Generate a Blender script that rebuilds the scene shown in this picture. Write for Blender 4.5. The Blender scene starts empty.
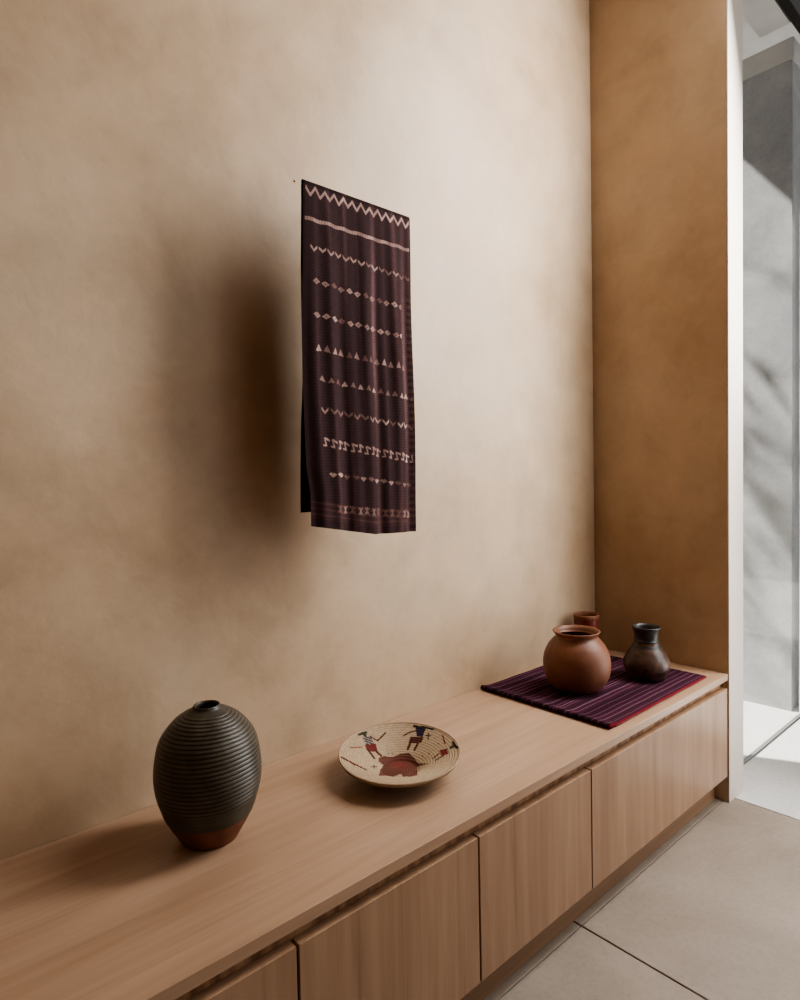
import bpy, bmesh, math, random
from mathutils import Vector, Matrix
C = bpy.context.scene.collection
PI = math.pi

# ------------------------------------------------------------------ helpers
def lin(r, g, b):
    f = lambda c: (c/255/12.92) if c/255 <= .04045 else ((c/255+.055)/1.055)**2.4
    return (f(r), f(g), f(b), 1.0)

def link(name, me, m=None, parent=None):
    o = bpy.data.objects.new(name, me)
    C.objects.link(o)
    if m is not None:
        me.materials.append(m)
    if parent is not None:
        o.parent = parent
    return o

def thing(name, label, cat, loc=(0, 0, 0), group=None):
    o = bpy.data.objects.new(name, None)
    C.objects.link(o)
    o.empty_display_size = .05
    o.location = loc
    o['label'] = label
    o['category'] = cat
    if group:
        o['group'] = group
    return o

def tag(o, label, cat, group=None):
    o['label'] = label
    o['category'] = cat
    if group:
        o['group'] = group
    return o

def struct(o):
    o['kind'] = 'structure'
    return o

def box_bm(bm, x0, x1, y0, y1, z0, z1, bev=0.0, seg=2):
    r = bmesh.ops.create_cube(bm, size=1)
    vs = r['verts']
    for v in vs:
        v.co = Vector(((x0+x1)/2 + v.co.x*(x1-x0), (y0+y1)/2 + v.co.y*(y1-y0), (z0+z1)/2 + v.co.z*(z1-z0)))
    if bev > 0:
        es = list({e for v in vs for e in v.link_edges})
        bmesh.ops.bevel(bm, geom=es, offset=bev, segments=seg, profile=.5, affect='EDGES')

def boxes(name, lst, m, parent=None, bev=0.0, off=(0, 0, 0)):
    bm = bmesh.new()
    for b in lst:
        box_bm(bm, b[0]-off[0], b[1]-off[0], b[2]-off[1], b[3]-off[1], b[4]-off[2], b[5]-off[2], bev)
    me = bpy.data.meshes.new(name)
    bm.to_mesh(me)
    bm.free()
    return link(name, me, m, parent)

def smooth(o):
    for p in o.data.polygons:
        p.use_smooth = True
    return o

def lathe(name, prof, m, parent=None, n=96, loc=(0, 0, 0)):
    """prof: (r, z) list from outside bottom round to inside bottom."""
    vs, fs = [], []
    rings = []
    for r, z in prof:
        if r < 1e-5:
            rings.append([len(vs)])
            vs.append((0, 0, z))
        else:
            rings.append(list(range(len(vs), len(vs)+n)))
            for k in range(n):
                a = 2*PI*k/n
                vs.append((r*math.cos(a), r*math.sin(a), z))
    for A, B in zip(rings, rings[1:]):
        for k in range(n):
            k2 = (k+1) % n
            if len(A) == 1 and len(B) == 1:
                continue
            if len(A) == 1:
                fs.append((A[0], B[k2], B[k]))
            elif len(B) == 1:
                fs.append((A[k], A[k2], B[0]))
            else:
                fs.append((A[k], A[k2], B[k2], B[k]))
    me = bpy.data.meshes.new(name)
    me.from_pydata(vs, [], fs)
    me.update()
    o = link(name, me, m, parent)
    o.location = loc
    return smooth(o)

def tube(name, pts, r, m, parent=None, n=12):
    bm = bmesh.new()
    pts = [Vector(p) for p in pts]
    rings = []
    for i, p in enumerate(pts):
        d = (pts[min(i+1, len(pts)-1)] - pts[max(i-1, 0)]).normalized()
        up = Vector((0, 0, 1)) if abs(d.z) < .9 else Vector((1, 0, 0))
        a = d.cross(up).normalized()
        b = d.cross(a).normalized()
        rings.append([bm.verts.new(p + a*math.cos(2*PI*k/n)*r + b*math.sin(2*PI*k/n)*r) for k in range(n)])
    for A, B in zip(rings, rings[1:]):
        for k in range(n):
            bm.faces.new((A[k], A[(k+1) % n], B[(k+1) % n], B[k]))
    bm.faces.new(rings[0][::-1])
    bm.faces.new(rings[-1])
    bmesh.ops.recalc_face_normals(bm, faces=bm.faces)
    me = bpy.data.meshes.new(name)
    bm.to_mesh(me)
    bm.free()
    return smooth(link(name, me, m, parent))

def spline(pts, n):
    """Catmull-Rom through (r, z) points."""
    out = []
    P = [pts[0]] + list(pts) + [pts[-1]]
    seg = len(pts)-1
    for i in range(n):
        t = i/(n-1)*seg
        k = min(int(t), seg-1)
        u = t-k
        p0, p1, p2, p3 = P[k], P[k+1], P[k+2], P[k+3]
        out.append(tuple(.5*((2*b) + (-a+c)*u + (2*a-5*b+4*c-d)*u*u + (-a+3*b-3*c+d)*u**3) for a, b, c, d in zip(p0, p1, p2, p3)))
    return out

def set_cols(me, cols):
    at = me.color_attributes.new('Paint', 'FLOAT_COLOR', 'POINT')
    flat = []
    for c in cols:
        flat.extend((c[0], c[1], c[2], 1.0))
    at.data.foreach_set('color', flat)

# ------------------------------------------------------------------ node materials
class NM:
    def __init__(s, name):
        s.m = bpy.data.materials.new(name)
        s.m.use_nodes = True
        s.t = s.m.node_tree
        s.t.nodes.clear()
        s.out = s.t.nodes.new('ShaderNodeOutputMaterial')
        s.b = s.t.nodes.new('ShaderNodeBsdfPrincipled')
        s.t.links.new(s.b.outputs[0], s.out.inputs[0])
    def n(s, typ, **kw):
        nd = s.t.nodes.new(typ)
        for k, v in kw.items():
            if k.startswith('i_'):
                nd.inputs[k[2:].replace('_', ' ')].default_value = v
            else:
                setattr(nd, k, v)
        return nd
    def l(s, a, b):
        s.t.links.new(a, b)
    def coord(s, scale=(1, 1, 1), rot=(0, 0, 0), kind='Object'):
        tc = s.n('ShaderNodeTexCoord')
        mp = s.n('ShaderNodeMapping')
        mp.inputs['Scale'].default_value = scale
        mp.inputs['Rotation'].default_value = rot
        s.l(tc.outputs[kind], mp.inputs[0])
        return mp.outputs[0]
    def noise(s, vec, scale, detail=4, rough=.55, dist=0):
        nd = s.n('ShaderNodeTexNoise')
        nd.inputs['Scale'].default_value = scale
        nd.inputs['Detail'].default_value = detail
        nd.inputs['Roughness'].default_value = rough
        nd.inputs['Distortion'].default_value = dist
        s.l(vec, nd.inputs['Vector'])
        return nd.outputs['Fac']
    def ramp(s, fac, stops):
        nd = s.n('ShaderNodeValToRGB')
        e = nd.color_ramp.elements
        while len(e) < len(stops):
            e.new(.5)
        for k, (p, c) in enumerate(stops):
            e[k].position = p
            e[k].color = c if len(c) == 4 else (*c, 1)
        s.l(fac, nd.inputs[0])
        return nd.outputs[0]
    def mix(s, fac, a, b, mode='MIX'):
        nd = s.n('ShaderNodeMix', data_type='RGBA', blend_type=mode)
        for val, sock in ((fac, nd.inputs[0]), (a, nd.inputs[6]), (b, nd.inputs[7])):
            if hasattr(val, 'links'):
                s.l(val, sock)
            else:
                sock.default_value = val
        return nd.outputs[2]
    def color(s, c):
        if hasattr(c, 'links'):
            s.l(c, s.b.inputs['Base Color'])
        else:
            s.b.inputs['Base Color'].default_value = c
    def bump(s, h, strength=.3, dist=.01, prev=None):
        nd = s.n('ShaderNodeBump')
        nd.inputs['Strength'].default_value = strength
        nd.inputs['Distance'].default_value = dist
        s.l(h, nd.inputs['Height'])
        if prev is not None:
            s.l(prev, nd.inputs['Normal'])
        s.l(nd.outputs[0], s.b.inputs['Normal'])
        return nd.outputs[0]
    def rough(s, r):
        if hasattr(r, 'links'):
            s.l(r, s.b.inputs['Roughness'])
        else:
            s.b.inputs['Roughness'].default_value = r

def G(v):
    return (v, v, v, 1)

def mat_plaster():
    M = NM('limewash_plaster')
    v = M.coord()
    big = M.noise(v, 1.6, 5, .6, .15)
    mid = M.noise(v, 5.5, 7, .6, .25)
    fine = M.noise(v, 38, 4, .6)
    base = M.ramp(big, [(.3, lin(*PL0)), (.5, lin(*PL1)), (.72, lin(*PL2))])
    patch = M.ramp(mid, [(.36, G(.86)), (.5, G(.97)), (.64, G(1.05))])
    c = M.mix(.8, base, patch, 'MULTIPLY')
    spk = M.ramp(fine, [(.3, G(.96)), (.7, G(1.03))])
    M.color(M.mix(.7, c, spk, 'MULTIPLY'))
    M.rough(M.ramp(mid, [(.3, G(.42)), (.7, G(.56))]))
    M.b.inputs['Specular IOR Level'].default_value = .45
    b1 = M.bump(mid, .12, .02)
    M.bump(fine, .06, .004, b1)
    return M.m
PL0, PL1, PL2 = (177, 149, 119), (191, 166, 138), (203, 181, 155)

def mat_wood(name, axis, dark, mid_, light, rough=.5):
    M = NM(name)
    st = [9, 9, 9]
    st[axis] = .55
    v = M.coord(tuple(st))
    g1 = M.noise(v, 2.2, 5, .6, .5)
    st2 = [70, 70, 70]
    st2[axis] = 1.6
    v2 = M.coord(tuple(st2))
    g2 = M.noise(v2, 2.0, 3, .6)
    base = M.ramp(g1, [(.32, lin(*dark)), (.5, lin(*mid_)), (.7, lin(*light))])
    fine = M.ramp(g2, [(.30, G(.84)), (.46, G(.98)), (.75, G(1.04))])
    M.color(M.mix(.75, base, fine, 'MULTIPLY'))
    M.rough(rough)
    M.b.inputs['Specular IOR Level'].default_value = .5
    M.bump(g2, .05, .002)
    return M.m

def mat_rail():
    M = NM('end_grain_rail')
    v = M.coord((55, 3, 3))
    g = M.noise(v, 1.0, 2, .5)
    M.color(M.ramp(g, [(.34, lin(128, 94, 66)), (.5, lin(160, 122, 90)), (.66, lin(184, 146, 110))]))
    M.rough(.6)
    return M.m

def mat_concrete(name, a, b, c, scale=1.0, rough=.8, speck=True):
    M = NM(name)
    v = M.coord()
    g = M.noise(v, 2.2*scale, 6, .65, .4)
    f = M.noise(v, 60*scale, 4, .7)
    base = M.ramp(g, [(.3, lin(*a)), (.5, lin(*b)), (.7, lin(*c))])
    sp = M.ramp(f, [(.32, G(.86)), (.5, G(1.0)), (.7, G(1.06))])
    M.color(M.mix(.8 if speck else .3, base, sp, 'MULTIPLY'))
    M.rough(rough)
    M.bump(f, .1, .003)
    return M.m

def mat_plain(name, col, rough=.6, metal=0, var=.06, scale=12):
    M = NM(name)
    v = M.coord()
    g = M.noise(v, scale, 4, .6)
    M.color(M.mix(1.0, col, M.ramp(g, [(.3, G(1-var)), (.7, G(1+var))]), 'MULTIPLY'))
    M.rough(rough)
    M.b.inputs['Metallic'].default_value = metal
    return M.m

def mat_paint(name, rough=.85, weave=None, sheen=0.0, spec=.2):
    M = NM(name)
    at = M.n('ShaderNodeVertexColor', layer_name='Paint')
    v = M.coord()
    g = M.noise(v, 90, 3, .6)
    M.color(M.mix(.6, at.outputs[0], M.ramp(g, [(.3, G(.82)), (.7, G(1.14))]), 'MULTIPLY'))
    M.rough(rough)
    M.b.inputs['Specular IOR Level'].default_value = spec
    if sheen:
        M.b.inputs['Sheen Weight'].default_value = sheen
        M.b.inputs['Sheen Roughness'].default_value = .5
    if weave:
        w = M.noise(M.coord(weave), 1.0, 2, .5)
        M.bump(w, .25, .002)
    return M.m

def mat_glaze():
    M = NM('dark_ash_glaze')
    v = M.coord()
    g = M.noise(v, 22, 5, .65, .5)
    c = M.ramp(g, [(.3, lin(74, 66, 54)), (.5, lin(92, 83, 68)), (.72, lin(112, 101, 84))])
    at = M.n('ShaderNodeVertexColor', layer_name='Paint')
    M.color(M.mix(1.0, c, at.outputs[0], 'MULTIPLY'))
    M.rough(M.ramp(g, [(.3, G(.34)), (.7, G(.5))]))
    M.b.inputs['Specular IOR Level'].default_value = .45
    return M.m

def mat_clay(name, a, b, c, rough=.55, spec=.4, scale=14):
    M = NM(name)
    v = M.coord()
    g = M.noise(v, scale, 5, .6, .6)
    f = M.noise(v, 160, 2, .6)
    base = M.ramp(g, [(.3, lin(*a)), (.5, lin(*b)), (.72, lin(*c))])
    M.color(M.mix(.6, base, M.ramp(f, [(.3, G(.92)), (.7, G(1.06))]), 'MULTIPLY'))
    M.rough(rough)
    M.b.inputs['Specular IOR Level'].default_value = spec
    M.bump(g, .08, .004)
    return M.m

def mat_glass():
    M = NM('clear_window_glass')
    t = M.n('ShaderNodeBsdfTransparent')
    g = M.n('ShaderNodeBsdfGlossy')
    g.inputs['Roughness'].default_value = .02
    v = M.coord()
    s = M.noise(v, 3, 2)
    M.l(M.ramp(s, [(.3, (.93, .95, .95, 1)), (.7, (.97, .98, .98, 1))]), t.inputs[0])
    fr = M.n('ShaderNodeLayerWeight')
    fr.inputs['Blend'].default_value = .5
    mx = M.n('ShaderNodeMixShader')
    M.l(M.ramp(fr.outputs['Facing'], [(.3, G(.015)), (.9, G(.07))]), mx.inputs[0])
    M.l(t.outputs[0], mx.inputs[1])
    M.l(g.outputs[0], mx.inputs[2])
    M.l(mx.outputs[0], M.out.inputs[0])
    M.t.nodes.remove(M.b)
    return M.m

plaster = mat_plaster()
wood_top = mat_wood('pale_wood_along', 0, (160, 129, 104), (170, 139, 114), (178, 148, 123), .34)
wood_door = mat_wood('pale_wood_upright', 2, (142, 110, 85), (156, 124, 98), (168, 137, 111), .32)
wood_dark = mat_wood('plinth_wood', 0, (128, 98, 74), (140, 109, 84), (152, 121, 95), .5)  # slightly darker tone of the bench wood, for plinth and stretchers
rail_m = mat_rail()
floor_m = mat_concrete('pale_honed_concrete', (128, 115, 102), (140, 127, 114), (150, 137, 124), 1.2, .6)
grout_m = mat_plain('dark_joint', lin(70, 60, 52), .9)
out_m = mat_concrete('pale_outdoor_paving', (188, 186, 182), (200, 198, 195), (208, 206, 203), 1.0, .7)
grey_m = mat_concrete('weathered_grey_concrete', (140, 140, 142), (160, 160, 161), (178, 178, 178), 1.6, .85)
white_m = mat_plain('white_jamb_paint', lin(208, 198, 188), .55, var=.02)
steel_m = mat_plain('dark_bronze_steel', lin(40, 36, 32), .45, .6)
track_m = mat_plain('grey_metal_track', lin(140, 140, 138), .5, .4)
soffit_m = mat_plain('pale_soffit', lin(205, 202, 198), .8)
post_m = mat_plain('pale_post', lin(205, 206, 206), .6, var=.03)

# ------------------------------------------------------------------ room
D, H = .5065, .45
XJ = .05            # line where the room ends and the paving starts
# bottom 0 walls; outer faces away from the room
struct(boxes('wall_back', [(-4.2, .13, 0, .2, -.05, 3.7)], plaster))
struct(boxes('wall_right', [(0, .13, -D+.002, -.0005, -.05, 3.7)], plaster))
struct(boxes('trim_1', [(0, .128, -D-.004, -D+.0015, 0, 3.68)], white_m, bev=.001))
dim_m = mat_plain('dim_room_plaster', lin(140, 112, 84), .9)
struct(boxes('wall_left', [(-4.2, -4.0, -4.0, -.0005, -.05, 3.7)], dim_m))
struct(boxes('wall_front', [(-4.2, .25, -4.2, -4.0005, -.05, 3.7)], dim_m))
struct(boxes('wall_right_far', [(.05, .25, -4.0, -3.9, -.05, 3.7)], dim_m))
struct(boxes('ceiling', [(-4.2, .25, -4.2, .2, 3.7005, 3.9)], dim_m))

def slabs(name, rects, m, gap_m, base):
    bm = bmesh.new()
    for x0, x1, y0, y1 in rects:
        box_bm(bm, x0, x1, y0, y1, -.03, 0, .0012, 1)
    me = bpy.data.meshes.new(name)
    nface = 0
    bm.to_mesh(me)
    bm.free()
    o = link(name, me, m)
    return struct(o)
g = .0022
XS = [-3.999, -2.769, -1.829, -.889, XJ]
rects = []
for a, b in zip(XS, XS[1:]):
    rects.append((a+g, b-g, -.4868+g*.5, -.0005))
    ya = -.4868
    for yb in (-1.427, -2.367, -3.307, -3.9995):
        rects.append((a+g, b-g, yb+g, ya-g*.5))
        ya = yb
slabs('floor', rects, floor_m, grout_m, 0)
struct(boxes('floor_bed', [(-4.0, XJ, -4.0, -.0005, -.07, -.031)], grout_m))
struct(boxes('floor_paving', [(XJ+g, 1.9, -.422, 3.0, -.06, -.0005), (XJ+g, 1.9, -1.6, -.438, -.06, -.0005), (1.904, 5.0, -5.0, 3.0, -.06, -.0005), (XJ+g, 1.9, -5.0, -1.604, -.06, -.0005)], out_m))

# ------------------------------------------------------------------ court beyond the glass
XW = 1.08
o = tag(boxes('court_wall', [(XW, XW+.25, -.386, 3.0, 0, 3.03)], grey_m), 'grey weathered concrete wall of the court beyond the glass', 'wall')
struct(o)
o.name = 'wall_court'
del o['label'], o['category']
struct(boxes('trim_2', [(XW-.004, XW+.27, -.392, 3.0, 3.032, 3.13)], soffit_m))

w = thing('window_1', 'glazed', 'window', (.6, -.43, 0))
del w['label'], w['category']
w['kind'] = 'structure'
off = (.6, -.43, 0)
boxes('window_track', [(.135, 1.05, -.437, -.423, -.03, .006)], track_m, w, off=off)
boxes('window_pane', [(.135, 1.0515, -.432, -.428, .0065, 3.128)], mat_glass(), w, off=off)
boxes('window_head', [(.135, 1.3, -.45, -.41, 3.135, 3.21)], steel_m, w, bev=.002, off=off)
boxes('window_post', [(1.052, 1.10, -.4345, -.4255, .0065, 3.128)], post_m, w, bev=.002, off=off)
struct(boxes('trim_3', [(.132, .99, -.405, -.28, 3.14, 3.30)], soffit_m))
struct(boxes('ceiling_court', [(.135, 3.0, -.30, .42, 3.45, 3.55)], soffit_m))

# ------------------------------------------------------------------ long built-in bench
T, GV, KH, KR = .0228, .027, .0937, .042
bt = thing('bench_worktop', 'long continuous pale wooden worktop of the bench along the tan wall', 'worktop', (-1.5, -.25, H-T))
off = (-1.5, -.25, H-T)
boxes('board', [(-3.6, -.0012, -D, -.0012, H-T, H)], wood_top, bt, bev=.0012, off=off)
boxes('finger_rail', [(-3.6, -.0012, -D+.022, -D+.04, H-T-GV-.03, H-T-.0003)], rail_m, bt, off=off)

pl = boxes('plinth_board', [(-3.6, -.002, -D+KR, -D+KR+.018, .0004, KH+.012)], wood_dark)
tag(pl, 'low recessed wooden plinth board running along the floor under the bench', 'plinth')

edges = [-3.46, -2.592, -2.1634, -1.7314, -1.2954, -.8676, -.004]
labs = ['pale wooden bench cabinet far left, below the frame edge', 'pale wooden bench cabinet out on the left side',
        'pale wooden bench cabinet, leftmost one partly cut off by the bottom of the photo',
        'pale wooden bench cabinet below the shallow basket, second from the left',
        'square pale wooden bench cabinet in the middle, just left of the wide one',
        'wide pale wooden bench cabinet at the right end, below the purple cloth']
hg = .0026
for (a, b), lb in zip(list(zip(edges, edges[1:]))[1:], labs[1:]):
    t = thing('bench_cabinet', lb, 'cabinet', ((a+b)/2, -.25, 0), 'cabinets under the bench')
    off = ((a+b)/2, -.25, 0)
    boxes('carcass', [(a+.001, b-.001, -D+.062, -.004, .0006, H-T-GV-.031),
                      (a+.001, b-.001, -D+.0215, -D+.0615, KH+.0125, H-T-GV-.031)], wood_door, t, off=off)
    # upper back piece so that the cabinet carries the board
    boxes('door', [(a+hg, b-hg, -D, -D+.021, KH, H-T-GV)], wood_door, t, bev=.0008, off=off)
    boxes('top_stretcher', [(a+.001, b-.001, -D+.0405, -.004, H-T-GV-.0308, H-T-.0003)], wood_dark, t, off=off)

# ------------------------------------------------------------------ hanging textile
def streak_at(x, v):  # paler upright bands: light on the fold ridges, painted into the cloth colour
    u = x/.328
    k = .12
    for u0, lean, sg, am in ((.10, .02, .018, .35), (.20, .06, .022, .45), (.34, .05, .020, .55), (.44, .09, .014, .35), (.60, .035, .028, .95), (.70, .02, .014, .3), (.80, .03, .030, .65), (.90, .02, .030, .85), (.97, 0, .02, .4)):
        d = (u-u0-lean*v)/sg
        k += am*math.exp(-d*d)*(.75+.25*math.sin(v*9+u0*40))
    k += .10*math.sin(x*1400+3*math.sin(v*30))
    return max(0, min(1, k))
def cloth_colour(x, v, seed=1):
    """x in metres from the left edge, v metres from the top."""
    w = .328
    k = streak_at(x, v)
    c = [a+(b-a)*k*k for a, b in zip(CL0, CL1)]
    hv = .5+.5*math.sin(v*900)
    for i in range(3):
        c[i] *= .9+.2*hv
    return c
CL0, CL1 = lin(55, 40, 41)[:3], lin(112, 84, 85)[:3]
MOT = lin(226, 196, 184)[:3]
MOT2 = lin(138, 94, 88)[:3]
# (v at left, v at right, first x, last x, kind, height)
ROWS = [(.019, .019, .006, .327, 'zig', .026), (.083, .085, .004, .325, 'dash', .013), (.146, .161, .016, .325, 'vee', .017),
        (.223, .240, .022, .296, 'dia', .018), (.300, .316, .024, .294, 'dia', .018), (.376, .395, .028, .306, 'tri', .022),
        (.447, .473, .036, .324, 'tri', .018), (.520, .550, .039, .322, 'vee', .018), (.596, .635, .041, .322, 'hook', .024),
        (.671, .705, .052, .320, 'heart', .017), (.756, .782, .068, .312, 'star', .022)]
rnd = random.Random(4)
FADE = [[.35+.65*rnd.random() if rnd.random() > .18 else .25 for _ in range(40)] for _ in ROWS]
def motif(x, v):
    best = 0
    for ri, (va, vb, xa, xb, kind, h) in enumerate(ROWS):
        if x < xa or x > xb:
            continue
        t = (x-xa)/(xb-xa)
        rv = (v-(va+(vb-va)*t)-.0012*math.sin(x*140+ri*2))/(h*.42)
        if abs(rv) > 1.3:
            continue
        pitch = {'zig': .0268, 'dash': .0075, 'vee': .0225, 'dia': .0235, 'tri': .0215, 'hook': .0195, 'heart': .0225, 'star': .021}[kind]
        q = (x-xa)/pitch
        cell = int(q)
        s = (q-cell)*2-1
        f = FADE[ri][cell % 40]
        a = 0
        if kind == 'zig':
            a = 1 if abs(rv-(1-2*abs(s))*.8*1) < .42 else 0
            f = .75+.25*f
        elif kind == 'dash':
            a = .95 if abs(rv) < .8 and abs(s) < .82 else (.55 if abs(rv) < .7 else 0)
            f = .55+.45*FADE[ri][(cell//3) % 40]
        elif kind == 'vee':
            a = 1 if abs(rv-(.7-1.5*abs(s))) < .45 and abs(s) < .82 else 0
        elif kind == 'dia':
            d = abs(rv)+abs(s)*1.15
            a = 1 if .30 < d < .98 else (.3 if d <= .3 else 0)
        elif kind == 'tri':
            a = 1 if abs(s) < .42*(rv+1.0) and -1 < rv < .8 else 0
        elif kind == 'hook':
            z = rv+.9*s
            a = 1 if (abs(s+.25-.25*rv) < .2 and abs(rv) < 1) or (abs(rv+.75-.4*s) < .26 and -.3 < s < .85) or (abs(rv-.8) < .22 and -.95 < s < .1) else 0
            f = .6+.4*f
        elif kind == 'heart':
            d = abs(s)*1.05+abs(rv+.1*abs(s))*.95
            a = 1 if d < .92 and not (rv < -.35 and abs(s) < .15) else 0
        elif kind == 'star':
            a = 1 if (abs(s) < .16 or abs(abs(s)-abs(rv)*.62) < .17) and abs(rv) < 1 and abs(s) < .8 else 0
        best = max(best, a*f*(.6+.4*streak_at(x, v))*(.85+.15*math.sin(x*1900)))
    return best

def make_textile():
    X0, Y0, Z0, W = -1.451, -.15, 1.813, .324
    t = thing('hanging_textile', 'dark plum woven textile with rows of pale motifs hanging on the tan wall', 'textile', (X0+W/2, 0, Z0))
    nu, nf, nb = 230, 620, 60
    vs, cols, fs = [], [], []
    Ls = []
    R_ = .004
    for j in range(nf+1):                      # front panel, bottom to top
        Ls.append(('f', j/nf))
    for j in range(1, 8):
        Ls.append(('t', j/8))
    for j in range(nb+1):
        Ls.append(('b', j/nb))
    for kind, s in Ls:
        for i in range(nu+1):
            u = i/nu
            x = u*W
            zbot = (.776 + .029*min(1, u/.58) + .005*u)          # length of the front at this x
            sag = .0012*math.sin(u*9)
            if kind == 'f':
                d = zbot*(1-s)                                   # distance below the top
                amp = .0008 + .0052*min(1, d/.35)
                y = -R_ - .0005 + amp*(math.sin(x*62+.6+d*.8) * .6 + .45*math.sin(x*128+2.1-d*2.0)) * min(1, d/.05) - amp*.4
                xx = x + .0022*math.sin(d*11+u*2.0)*min(1, d/.2) + (.004*(u-.5)*d)
                xx -= .009*(1-u)**3*min(1, d/.25)*max(0, min(1, (.70-d)/.06))
                z = -d
                c = cloth_colour(x, d)
                m = motif(x*1.02, d*1.022)
                if m > 0:
                    tgt = [a+(b-a)*min(1, m) for a, b in zip(MOT2, MOT)]
                    k = min(1, .25+m*.75)
                    c = [a+(b-a)*k for a, b in zip(c, tgt)]
                e = zbot-d
                if .018 < e < .062:                               # woven border bands near the hem
                    k = .5 if int(e/.0045) % 3 == 0 else .12
                    c = [a+(b-a)*k*.55 for a, b in zip(c, lin(120, 84, 80)[:3])]
                if x > W-.017 and .2 < d:                          # selvedge with small light ticks
                    k = .12 if int(d/.009) % 2 else 0
                    c = [a*.8+(b-a)*k for a, b in zip(c, lin(150, 112, 104)[:3])]
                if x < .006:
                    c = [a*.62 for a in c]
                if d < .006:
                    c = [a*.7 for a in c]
            elif kind == 't':
                a = s*PI
                y = -R_*math.cos(a) + .0
                z = R_*math.sin(a)
                xx = x
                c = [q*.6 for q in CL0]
            else:
                L = .745
                d = L*s
                amp = .004*min(1, d/.3)
                y = R_ + .004*min(1, d/.2) + .012*s + amp*math.sin(x*50+1)
                xx = x - .010*s*s*(1-u*.3)*min(1, max(.25, (s-.55)*6)) - .002*s*math.sin(s*9)
                z = -d
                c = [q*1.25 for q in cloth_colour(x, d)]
            vs.append((xx-W/2, Y0+y, z))
            cols.append(c)
    n1 = nu+1
    for j in range(len(Ls)-1):
        for i in range(nu):
            fs.append((j*n1+i, j*n1+i+1, (j+1)*n1+i+1, (j+1)*n1+i))
    me = bpy.data.meshes.new('cloth')
    me.from_pydata(vs, [], fs)
    me.update()
    set_cols(me, cols)
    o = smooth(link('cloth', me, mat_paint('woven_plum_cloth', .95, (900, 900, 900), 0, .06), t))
    tube('hanging_rod', [(-W/2+.004, Y0, 0), (W/2-.004, Y0, 0)], .0033, steel_m, t)
    for xo in (-.03, .09):
        tube('standoff_pin', [(xo, Y0+.0035, 0), (xo, 0, 0)], .0022, steel_m, t, 8)
    return t
make_textile()
pin = lathe('wall_nail', [(0, -.0006), (.0024, -.0006), (.0026, .0012), (.002, .002), (0, .0022)], mat_plain('pinkish_nail', lin(214, 176, 160), .5), n=16)
for q_ in pin.data.polygons:
    q_.use_smooth = False
pin.location = (-1.372, -.0008, 1.890)
pin.rotation_euler = (PI/2, 0, 0)
tag(pin, 'tiny pinkish nail head in the wall by the upper left textile corner', 'nail')

# ------------------------------------------------------------------ ribbed vase
VX, VY = -1.732, -.196
body = [(.0530, 0), (.0645, .0196), (.0807, .0491), (.0936, .0883), (.0992, .1275), (.0960, .1668), (.0865, .2011), (.0635, .2306), (.0450, .2440), (.0345, .2500), (.0290, .2530)]
SP = spline(body, 900)
def r_at(z):
    for (r0, z0), (r1, z1) in zip(SP, SP[1:]):
        if z0 <= z <= z1:
            return r0+(r1-r0)*(z-z0)/max(1e-9, z1-z0)
    return SP[-1][0]
va = thing('ribbed_vase', 'dark ribbed egg-shaped vase with bare reddish clay foot, alone at left on bench', 'vase', (VX, VY, H))
ZG = .050
foot = [(0, .0015), (.045, .0015), (.0505, .0003)] + [(r_at(z), z) for z in [.001+k*(ZG-.001)/24 for k in range(25)]] + [(r_at(ZG)-.003, ZG+.0001)]
lathe('bare_clay_foot', foot, mat_clay('bare_red_clay', (96, 60, 44), (112, 72, 53), (126, 84, 63), .75, .25), va)
prof = [(r_at(ZG)-.003, ZG+.0002)]
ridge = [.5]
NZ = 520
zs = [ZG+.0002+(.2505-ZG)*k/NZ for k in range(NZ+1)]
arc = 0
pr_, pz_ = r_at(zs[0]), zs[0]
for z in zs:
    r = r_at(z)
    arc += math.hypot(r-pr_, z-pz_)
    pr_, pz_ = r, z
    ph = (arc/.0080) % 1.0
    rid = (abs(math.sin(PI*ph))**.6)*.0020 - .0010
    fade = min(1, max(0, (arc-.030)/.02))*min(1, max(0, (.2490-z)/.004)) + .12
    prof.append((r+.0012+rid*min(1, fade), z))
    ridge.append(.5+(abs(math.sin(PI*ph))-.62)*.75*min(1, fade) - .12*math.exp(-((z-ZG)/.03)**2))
prof += [(.0285, .2535), (.0262, .2555), (.0256, .2580), (.0248, .2597), (.0232, .2602), (.0216, .2590), (.0210, .254), (.024, .246), (.045, .236), (.077, .195), (.09, .14), (.07, .055), (0, .048)]
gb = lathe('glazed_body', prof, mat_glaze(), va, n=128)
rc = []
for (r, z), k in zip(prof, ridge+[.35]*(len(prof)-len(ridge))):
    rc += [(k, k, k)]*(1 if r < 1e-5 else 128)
set_cols(gb.data, rc)

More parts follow.
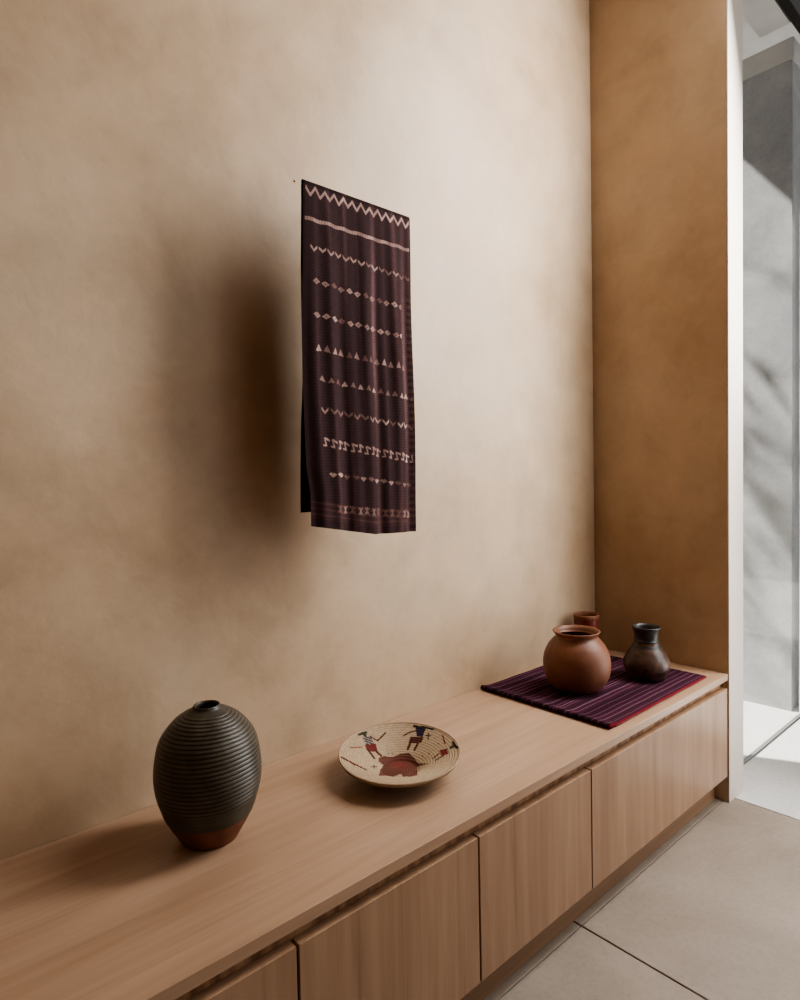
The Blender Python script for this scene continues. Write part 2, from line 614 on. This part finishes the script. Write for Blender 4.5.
# ------------------------------------------------------------------ coiled basket bowl
BX, BY = -1.295, -.264
RM = .1400
ba = thing('coiled_basket', 'shallow woven basket bowl with small figures and a reddish star, middle of bench', 'basket', (BX, BY, H))
def bh(x, y):
    r = math.hypot(x, y)
    return .009 + (0 if r < .042 else .045*((min(r, RM)-.042)/(RM-.042))**.78) + (.055*x+.055*y)*(min(r, RM)/RM)**2
MM = {
 'star': [(-14.1, 60.1), (3.3, 59.7), (21.3, 47.4), (39.6, 43.2), (55.9, 28.5), (53.1, 5.5), (46.8, -11.3), (47.0, -54.8), (37.5, -18.7), (-19.0, -81.2), (-34.4, -69.8), (-11.7, -17.7), (-33.2, -14.7), (-87.0, -27.6), (-37.0, 27.2), (-15.9, 41.5), (-22.0, 50.7)],
 'torso1': [(-12.1, 124.9), (11.5, 118.7), (0.8, 94.6), (-18.3, 101.6)],
 'hips1': [(-22.2, 102.9), (6.7, 95.7), (-4.2, 74.3), (-28.9, 84.3)],
 'torso2': [(112.3, 65.1), (126.5, 41.2), (105.0, 31.4), (98.4, 44.9)],
 'hips2': [(86.9, 57.3), (106.5, 28.9), (91.1, 21.2), (73.6, 47.3)],
 'body3': [(90.6, -41.6), (101.5, -57.2), (84.6, -77.1), (74.7, -64.6)]}
BR, MAR, BLU, GRN, BLK = lin(84, 46, 36)[:3], lin(112, 46, 40)[:3], lin(46, 40, 58)[:3], lin(62, 64, 48)[:3], lin(40, 32, 26)[:3]
STR, REDD = lin(106, 66, 54)[:3], lin(128, 64, 56)[:3]
CAPS = [
    ([(-15.3, 133.3), (5.9, 131.3)], 3.4, GRN),
    ([(-3.9, 132.5)], 4.6, GRN),
    ([(-24.2, 87.4), (-26.4, 61.2)], 3.2, BR),
    ([(-7.6, 80.3), (-4.0, 63.7)], 3.2, BR),
    ([(8.2, 116.5), (16.4, 100.3), (47.9, 106.8)], 1.9, BR),
    ([(-33.2, 98.6), (-64.7, 103.8)], 1.8, REDD),
    ([(75.3, 45.1), (60.3, 37.2)], 3, BR),
    ([(86.7, 28.7), (69.1, 22.3)], 3, BR),
    ([(108.0, 57.3), (95.4, 66.4), (77.6, 72.2)], 1.8, BR),
    ([(107.4, -66.5)], 6, GRN),
    ([(80.6, -49.1), (64.9, -46.6)], 2.4, BR),
    ([(75.1, -67.9), (59.5, -59.5)], 2.4, BLU),
    ([(112.5, -39.2), (130.3, -14.4)], 1.8, MAR),
    ([(115.3, -66.5), (108.0, -87.8)], 2.5, BLK),
    ([(111.7, 26.1), (118.0, 14.1)], 1.5, BR),
    ([(120.7, 25.7), (105.9, 12.4)], 1.5, BR),
    ([(-58.9, 33.2), (-39.2, 36.0)], 1.4, BR),
    ([(-44.1, 40.7), (-55.9, 26.3)], 1.4, BR),
    ([(-112.6, 73.3), (-103.5, 52.9), (-87.8, 15.2)], 3.6, BR),
    ([(-106.6, 65.9), (-102.6, 37.4)], 2.2, MAR),
    ([(113, 70), (123, 47)], 3.4, BLK),
    ([(-2, 127)], 4.6, GRN),
    ([(122, -56), (108, -80)], 3.0, BLK),
    ([(124, 54), (134, 22)], 2.0, BLK),
] + [([q], 1.8, BLK) for q in [(5.8, -78.7), (29.4, -80.1), (17.3, 59.3), (24.5, 55.0), (64.8, -9.8), (75.2, -22.5), (107.2, -21.4)]]
POLYS = [(MM['star'], STR), (MM['torso1'], BLU), (MM['hips1'], MAR), (MM['torso2'], BLU), (MM['hips2'], BR), (MM['body3'], MAR)]
def inpoly(x, y, P):
    c = False
    for (x0, y0), (x1, y1) in zip(P, P[1:]+P[:1]):
        if (y0 > y) != (y1 > y) and x < (x1-x0)*(y-y0)/(y1-y0)+x0:
            c = not c
    return c
def segd(x, y, P):
    if len(P) == 1:
        return math.hypot(x-P[0][0], y-P[0][1])
    m = 1e9
    for (x0, y0), (x1, y1) in zip(P, P[1:]):
        dx, dy = x1-x0, y1-y0
        t = max(0, min(1, ((x-x0)*dx+(y-y0)*dy)/(dx*dx+dy*dy)))
        m = min(m, math.hypot(x-x0-t*dx, y-y0-t*dy))
    return m
STRAW0, STRAW1 = lin(132, 110, 88)[:3], lin(190, 168, 140)[:3]
def basket_paint(x, y, th, ring):
    X, Y = x*1000, y*1000
    st = .5+.5*math.sin(th*150+ring*1.7)
    st = st*.75 + .25*(.5+.5*math.sin(th*37+ring*2.9)*math.sin(ring*5.1+th*11))
    c = [a+(b-a)*(.35+.65*st) for a, b in zip(STRAW0, STRAW1)]
    hit = None
    for P, col in POLYS:
        if inpoly(X, Y, P):
            hit = col
            if P is MM['star']:
                d = math.hypot(X-16.7, Y-17.9)
                k = max(0, 1-d/30)
                hit = [a+(b-a)*k for a, b in zip(STR, REDD)]
            if P is MM['torso1'] and int((X+Y)/5) % 2 == 0:
                hit = lin(150, 140, 128)[:3]
    for P, w_, col in CAPS:
        if segd(X, Y, P) < w_:
            hit = col
    if hit is not None:
        c = [a*(.82+.25*st) for a in hit]
    return c
def make_basket():
    NR, NA = 150, 420
    vs, cols, fs = [], [], []
    rings = 22
    Rm = RM
    def add(r, a, dz, col):
        x, y = r*math.cos(a), r*math.sin(a)
        vs.append((x, y, bh(x, y)+dz))
        cols.append(col)
    idx = []
    for j in range(NR+1):                       # inside, centre outwards
        r = .0008+(Rm-.0008)*j/NR
        q = r/Rm*rings
        row = []
        for k in range(NA):
            a = 2*PI*k/NA
            row.append(len(vs))
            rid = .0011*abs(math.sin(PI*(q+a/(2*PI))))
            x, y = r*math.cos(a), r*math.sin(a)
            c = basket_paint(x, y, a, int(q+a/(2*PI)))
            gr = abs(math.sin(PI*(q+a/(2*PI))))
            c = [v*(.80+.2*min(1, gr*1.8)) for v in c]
            add(r, a, rid, c)
        idx.append(row)
    for (r, dz) in [(.1400, .0022), (.1418, .0008), (.1422, -.0016), (.1406, -.0036)]:   # rounded rim coil
        row = []
        for k in range(NA):
            a = 2*PI*k/NA
            st = .5+.5*math.sin(a*170)
            row.append(len(vs))
            x, y = RM*math.cos(a), RM*math.sin(a)
            vs.append((r*math.cos(a), r*math.sin(a), bh(x, y)+dz))
            cols.append([a_+(b-a_)*(.2+.6*st) for a_, b in zip(STRAW0, STRAW1)])
        idx.append(row)
    for j in range(60):                         # outside, back to the flat foot
        f = 1-(j+1)/60
        r = .042+(RM-.042)*f
        row = []
        q = r/Rm*rings
        for k in range(NA):
            a = 2*PI*k/NA
            row.append(len(vs))
            x, y = r*math.cos(a), r*math.sin(a)
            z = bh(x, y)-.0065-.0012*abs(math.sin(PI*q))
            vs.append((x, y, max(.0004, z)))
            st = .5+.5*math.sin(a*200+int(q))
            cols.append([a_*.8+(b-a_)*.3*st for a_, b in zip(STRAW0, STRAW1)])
        idx.append(row)
    row = []
    for k in range(NA):
        a = 2*PI*k/NA
        row.append(len(vs))
        vs.append((.037*math.cos(a), .037*math.sin(a), .0004))
        cols.append(STRAW0)
    idx.append(row)
    for A, B in zip(idx, idx[1:]):
        for k in range(NA):
            k2 = (k+1) % NA
            fs.append((A[k], A[k2], B[k2], B[k])[::-1])
    fs.append(tuple(idx[0]))
    fs.append(tuple(idx[-1][::-1]))
    me = bpy.data.meshes.new('coiled_bowl')
    me.from_pydata(vs, [], fs)
    me.update()
    set_cols(me, cols)
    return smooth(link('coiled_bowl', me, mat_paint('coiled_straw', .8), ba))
make_basket()

# ------------------------------------------------------------------ folded purple cloth
def make_mat():
    X0, X1, Y0, Y1 = -.722, -.099, -.473, -.016
    t = thing('folded_cloth', 'folded purple striped cloth with red edges, spread under the three pots', 'cloth', ((X0+X1)/2, (Y0+Y1)/2, H))
    rn = random.Random(8)
    lines = []
    y = Y0+.012
    while y < Y1-.01:
        lines.append((y, .0014+.0012*rn.random(), rn.choice([0, 1, 1, 2])))
        y += rn.choice([.010, .013, .016, .019, .022])
    PUR0, PUR1 = lin(46, 24, 35)[:3], lin(70, 41, 53)[:3]
    MAU, RED, BLA = lin(136, 96, 112)[:3], lin(110, 34, 40)[:3], lin(30, 19, 30)[:3]
    def col(x, y):
        k = .5+.5*math.sin(y*420)*math.sin(x*300)
        b = .5+.5*math.sin(y*55+1)
        c = [a+(q-a)*(.3*k+.6*b) for a, q in zip(PUR0, PUR1)]
        for ly, w, kd in lines:
            d = abs(y-ly)
            if d < w:
                tgt = (BLA, MAU, lin(116, 70, 92)[:3])[kd]
                kk = .8*(1-d/w*.5)
                c = [a+(q-a)*kk for a, q in zip(c, tgt)]
        if y < Y0+.003 or y > Y1-.004:
            c = [a+(q-a)*.85 for a, q in zip(c, RED)]
        return c
    cx, cy = (X0+X1)/2, (Y0+Y1)/2
    th = lambda x: .0078+.0008*max(0, min(1, (-.35-x)/.3))
    nx, ny = 70, 420
    vs, cols, fs, rows = [], [], [], []
    for i in range(nx+1):
        u = i/nx
        x = X0+.010+(X1-X0-.010)*u
        rows.append(('top', x))
    # section along x: foot of the fold -> fold -> top -> right edge -> underside
    sect = []
    for k in range(9):
        a = -PI/2 - PI*k/8
        sect.append((X0+.010+.010*math.cos(a), .0075+.007*math.sin(a)+.0005, 'fold'))
    for i in range(nx+1):
        u = i/nx
        x = X0+.012+(X1-X0-.012)*u
        bumpz = .005*math.exp(-((x-X0-.012)/.02)**2)
        sect.append((x, th(x)+bumpz, 'top'))
    sect += [(X1+.001, .005, 'edge'), (X1+.001, .002, 'edge'), (X1, .0006, 'under')]
    sect += [(X0+.3, .0006, 'under')]
    for sx, sz, kd in sect:
        row = []
        for j in range(ny+1):
            v = j/ny
            y = Y0+(Y1-Y0)*v
            wob = .0022*math.sin(sx*17+1)*(1-abs(2*v-1)) if kd == 'top' else 0
            xe = .003*math.sin(y*23) if kd in ('edge',) else 0
            z = sz
            if kd == 'top':
                z = sz + .0004*math.sin(sx*43+y*31) + .0003*math.sin(y*210)
                e = min(v, 1-v)*(Y1-Y0)
                if e < .004:
                    z = .0006+(z-.0006)*(.45+.55*math.sqrt(max(0, 1-(1-e/.004)**2)))
            row.append(len(vs))
            vs.append((sx-cx+xe, y-cy+wob*.0, z))
            c = col(sx, y)
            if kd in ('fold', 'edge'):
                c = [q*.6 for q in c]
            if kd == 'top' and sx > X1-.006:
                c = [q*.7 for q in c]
            cols.append(c)
        SROW.append(row)
    for A, B in zip(SROW, SROW[1:]):
        for j in range(ny):
            fs.append((A[j], B[j], B[j+1], A[j+1]))
    # side walls
    for side in (0, ny):
        loop = [r[side] for r in SROW]
        fs.append(tuple(loop if side else loop[::-1]))
    me = bpy.data.meshes.new('cloth_sheet')
    me.from_pydata(vs, [], fs)
    me.update()
    set_cols(me, cols)
    bm = bmesh.new()
    bm.from_mesh(me)
    bmesh.ops.recalc_face_normals(bm, faces=bm.faces)
    bm.to_mesh(me)
    bm.free()
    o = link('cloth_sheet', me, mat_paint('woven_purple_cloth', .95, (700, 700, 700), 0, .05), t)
    smooth(o)
    # red corded selvedge along the two long sides
    redm = mat_plain('red_edging', lin(110, 38, 42), .85, var=.2, scale=300)
    for yy in (Y0-.0005, Y1+.0005):
        tube('red_edging', [(x-cx, yy-cy+.0006*math.sin(x*40), .0026) for x in [X0+.03+k*(X1-X0-.03)/40 for k in range(41)]], .0017, redm, t, 8)
    return t
SROW = []
make_mat()
MZ = H+.0100

# ------------------------------------------------------------------ three pots on the cloth
def pot(name, label, cat, x, y, prof, m, part='body', n=96, z=MZ):
    t = thing(name, label, cat, (x, y, z))
    lathe(part, prof, m, t, n)
    return t
op = spline([(.052, .0), (.0715, .005), (.0866, .0195), (.1000, .0445), (.1050, .0790), (.1016, .1100), (.0905, .1370), (.0760, .1565), (.0672, .1650), (.0648, .1685)], 70)
op += [(.0650, .1710), (.0680, .1770), (.0722, .1822), (.0740, .1842), (.0740, .1862), (.0720, .1874), (.0697, .1864), (.0645, .1815), (.0610, .175), (.0600, .168)]
op += spline([(.0600, .168), (.07, .156), (.09, .124), (.098, .09), (.09, .045), (.06, .012), (0, .008)], 30)
pot('round_terracotta_pot', 'large round terracotta pot with flared rim, frontmost and biggest on the purple cloth', 'pot', -.512, -.240, [(0, .001), (.045, .001)] + op,
    mat_clay('burnished_terracotta', (102, 64, 46), (120, 76, 54), (132, 88, 64), .48, .4, 9))

sp_ = spline([(.050, 0), (.0595, .003), (.0655, .0165), (.0737, .0385), (.0725, .0604), (.0587, .0879), (.0440, .1099), (.0392, .122)], 60)
neck = [(.0392, .1225), (.0405, .1235), (.0405, .1255), (.0385, .1270), (.0372, .135), (.0385, .1483), (.0420, .161), (.0448, .1665), (.0456, .1700), (.0446, .1722), (.0420, .1722), (.0385, .165), (.0350, .150), (.0345, .125)]
inn = spline([(.0345, .125), (.05, .1), (.068, .06), (.058, .02), (0, .01)], 20)
ds = thing('dark_burnished_vase', 'small dark brown burnished vase with black flared neck, right on the purple cloth', 'vase', (-.254, -.343, MZ))
lathe('belly', [(0, .0008), (.046, .0008)] + sp_, mat_clay('mottled_dark_brown', (38, 27, 23), (70, 48, 38), (104, 74, 58), .36, .5, 26), ds)
lathe('neck', neck + inn, mat_clay('smoked_black', (30, 27, 27), (40, 36, 35), (54, 48, 46), .4, .5, 20), ds)

cup = thing('cylinder_cup', 'reddish brown cylindrical cup half hidden behind the round terracotta pot', 'cup', (-.186, -.075, MZ))
cp = [(0, .001), (.040, .001), (.0435, .004), (.0445, .012)] + [(.0450-.0005*math.sin(k*.9), .012+k*.0068) for k in range(1, 20)]
lathe('body', cp + [(.0452, .144)], mat_clay('oxblood_glaze', (84, 30, 24), (106, 42, 32), (122, 52, 40), .4, .5, 18), cup)
lathe('rim', [(.0450, .1442), (.0468, .148), (.0470, .158), (.0462, .1625), (.0440, .1635), (.0420, .162), (.0415, .15), (.0405, .02), (0, .012)], mat_clay('brown_rim', (104, 62, 42), (122, 76, 52), (136, 88, 62), .5, .4, 18), cup)

# ------------------------------------------------------------------ tree over the court (throws the dappled shade)
def make_tree():
    t = thing('court_tree', 'leafy tree behind the house that dapples the grey court wall with shade', 'tree', (.35, 2.2, 0))
    bark = mat_plain('tree_bark', lin(96, 82, 70), .9, var=.2)
    tube('trunk', [(0, 0, 0), (.03, .02, 1.2), (-.03, -.05, 2.4), (.05, -.2, 3.6), (.1, -.3, 4.4)], .05, bark, t, 10)
    rn = random.Random(3)
    vs, fs = [], []
    cl = [(rn.gauss(.1, .32), rn.gauss(-.35, .45), rn.gauss(3.9, .42)) for _ in range(16)]
    for cx, cy, cz in cl:
        for _ in range(36):
            p = Vector((cx+rn.gauss(0, .1), cy+rn.gauss(0, .1), cz+rn.gauss(0, .1)))
            a = Vector((rn.gauss(0, 1), rn.gauss(0, 1), rn.gauss(0, .6))).normalized()*.05
            b = a.cross(Vector((rn.gauss(0, 1), rn.gauss(0, 1), rn.gauss(0, 1)))).normalized()*.02
            k = len(vs)
            vs += [tuple(p-a), tuple(p+b), tuple(p+a), tuple(p-b)]
            fs.append((k, k+1, k+2, k+3))
    me = bpy.data.meshes.new('crown')
    me.from_pydata(vs, [], fs)
    link('crown', me, mat_plain('tree_leaf', lin(92, 110, 66), .6, var=.2), t)
make_tree()

# ------------------------------------------------------------------ light
W_ = bpy.data.worlds.new('sky')
bpy.context.scene.world = W_
W_.use_nodes = True
nt = W_.node_tree
bg = nt.nodes['Background']
bg.inputs[0].default_value = (.95, .95, .95, 1)
bg.inputs[1].default_value = .6

sun = bpy.data.lights.new('sun', 'SUN')
sun.energy = 18
sun.angle = math.radians(1.2)
sun.color = (1, .96, .9)
so = bpy.data.objects.new('sun', sun)
C.objects.link(so)
so.rotation_euler = Vector((.5, -1, -1.33)).to_track_quat('-Z', 'Y').to_euler()

def area(name, loc, tgt, w_, h_, e, col):
    l = bpy.data.lights.new(name, 'AREA')
    l.shape = 'RECTANGLE'
    l.size, l.size_y = w_, h_
    l.energy = e
    l.color = col
    o = bpy.data.objects.new(name, l)
    C.objects.link(o)
    o.location = loc
    o.rotation_euler = (Vector(tgt)-Vector(loc)).to_track_quat('-Z', 'Y').to_euler()
    return o
area('doorway_daylight', (.09, -.90, 2.25), (-2.6, -.05, 1.25), .40, 1.7, 74, (1, .985, .96))
area('doorway_daylight_low', (.09, -1.0, .75), (-1.2, -.52, .35), .5, 1.3, 10, (1, .985, .96))
area('doorway_daylight_soft', (.12, -1.65, 2.1), (-2.6, -.10, 1.1), .8, 1.8, 12, (1, .985, .96))
area('garden_daylight', (.12, -3.0, 2.0), (-1.7, 0, .9), 1.6, 2.0, 9, (1, .985, .96))

# ------------------------------------------------------------------ camera
cam = bpy.data.cameras.new('camera')
cam.sensor_fit = 'HORIZONTAL'
cam.sensor_width = 36
cam.lens = 625.55/800*36
cam.clip_start = .01
co = bpy.data.objects.new('camera', cam)
C.objects.link(co)
co.location = (-2.2474, -1.35, 1.1408)
co.rotation_euler = (1.53720, .01982, -.72966)
bpy.context.scene.camera = co
vs_ = bpy.context.scene.view_settings
vs_.view_transform = 'AgX'
vs_.look = 'AgX - Medium High Contrast'
vs_.exposure = -0.34
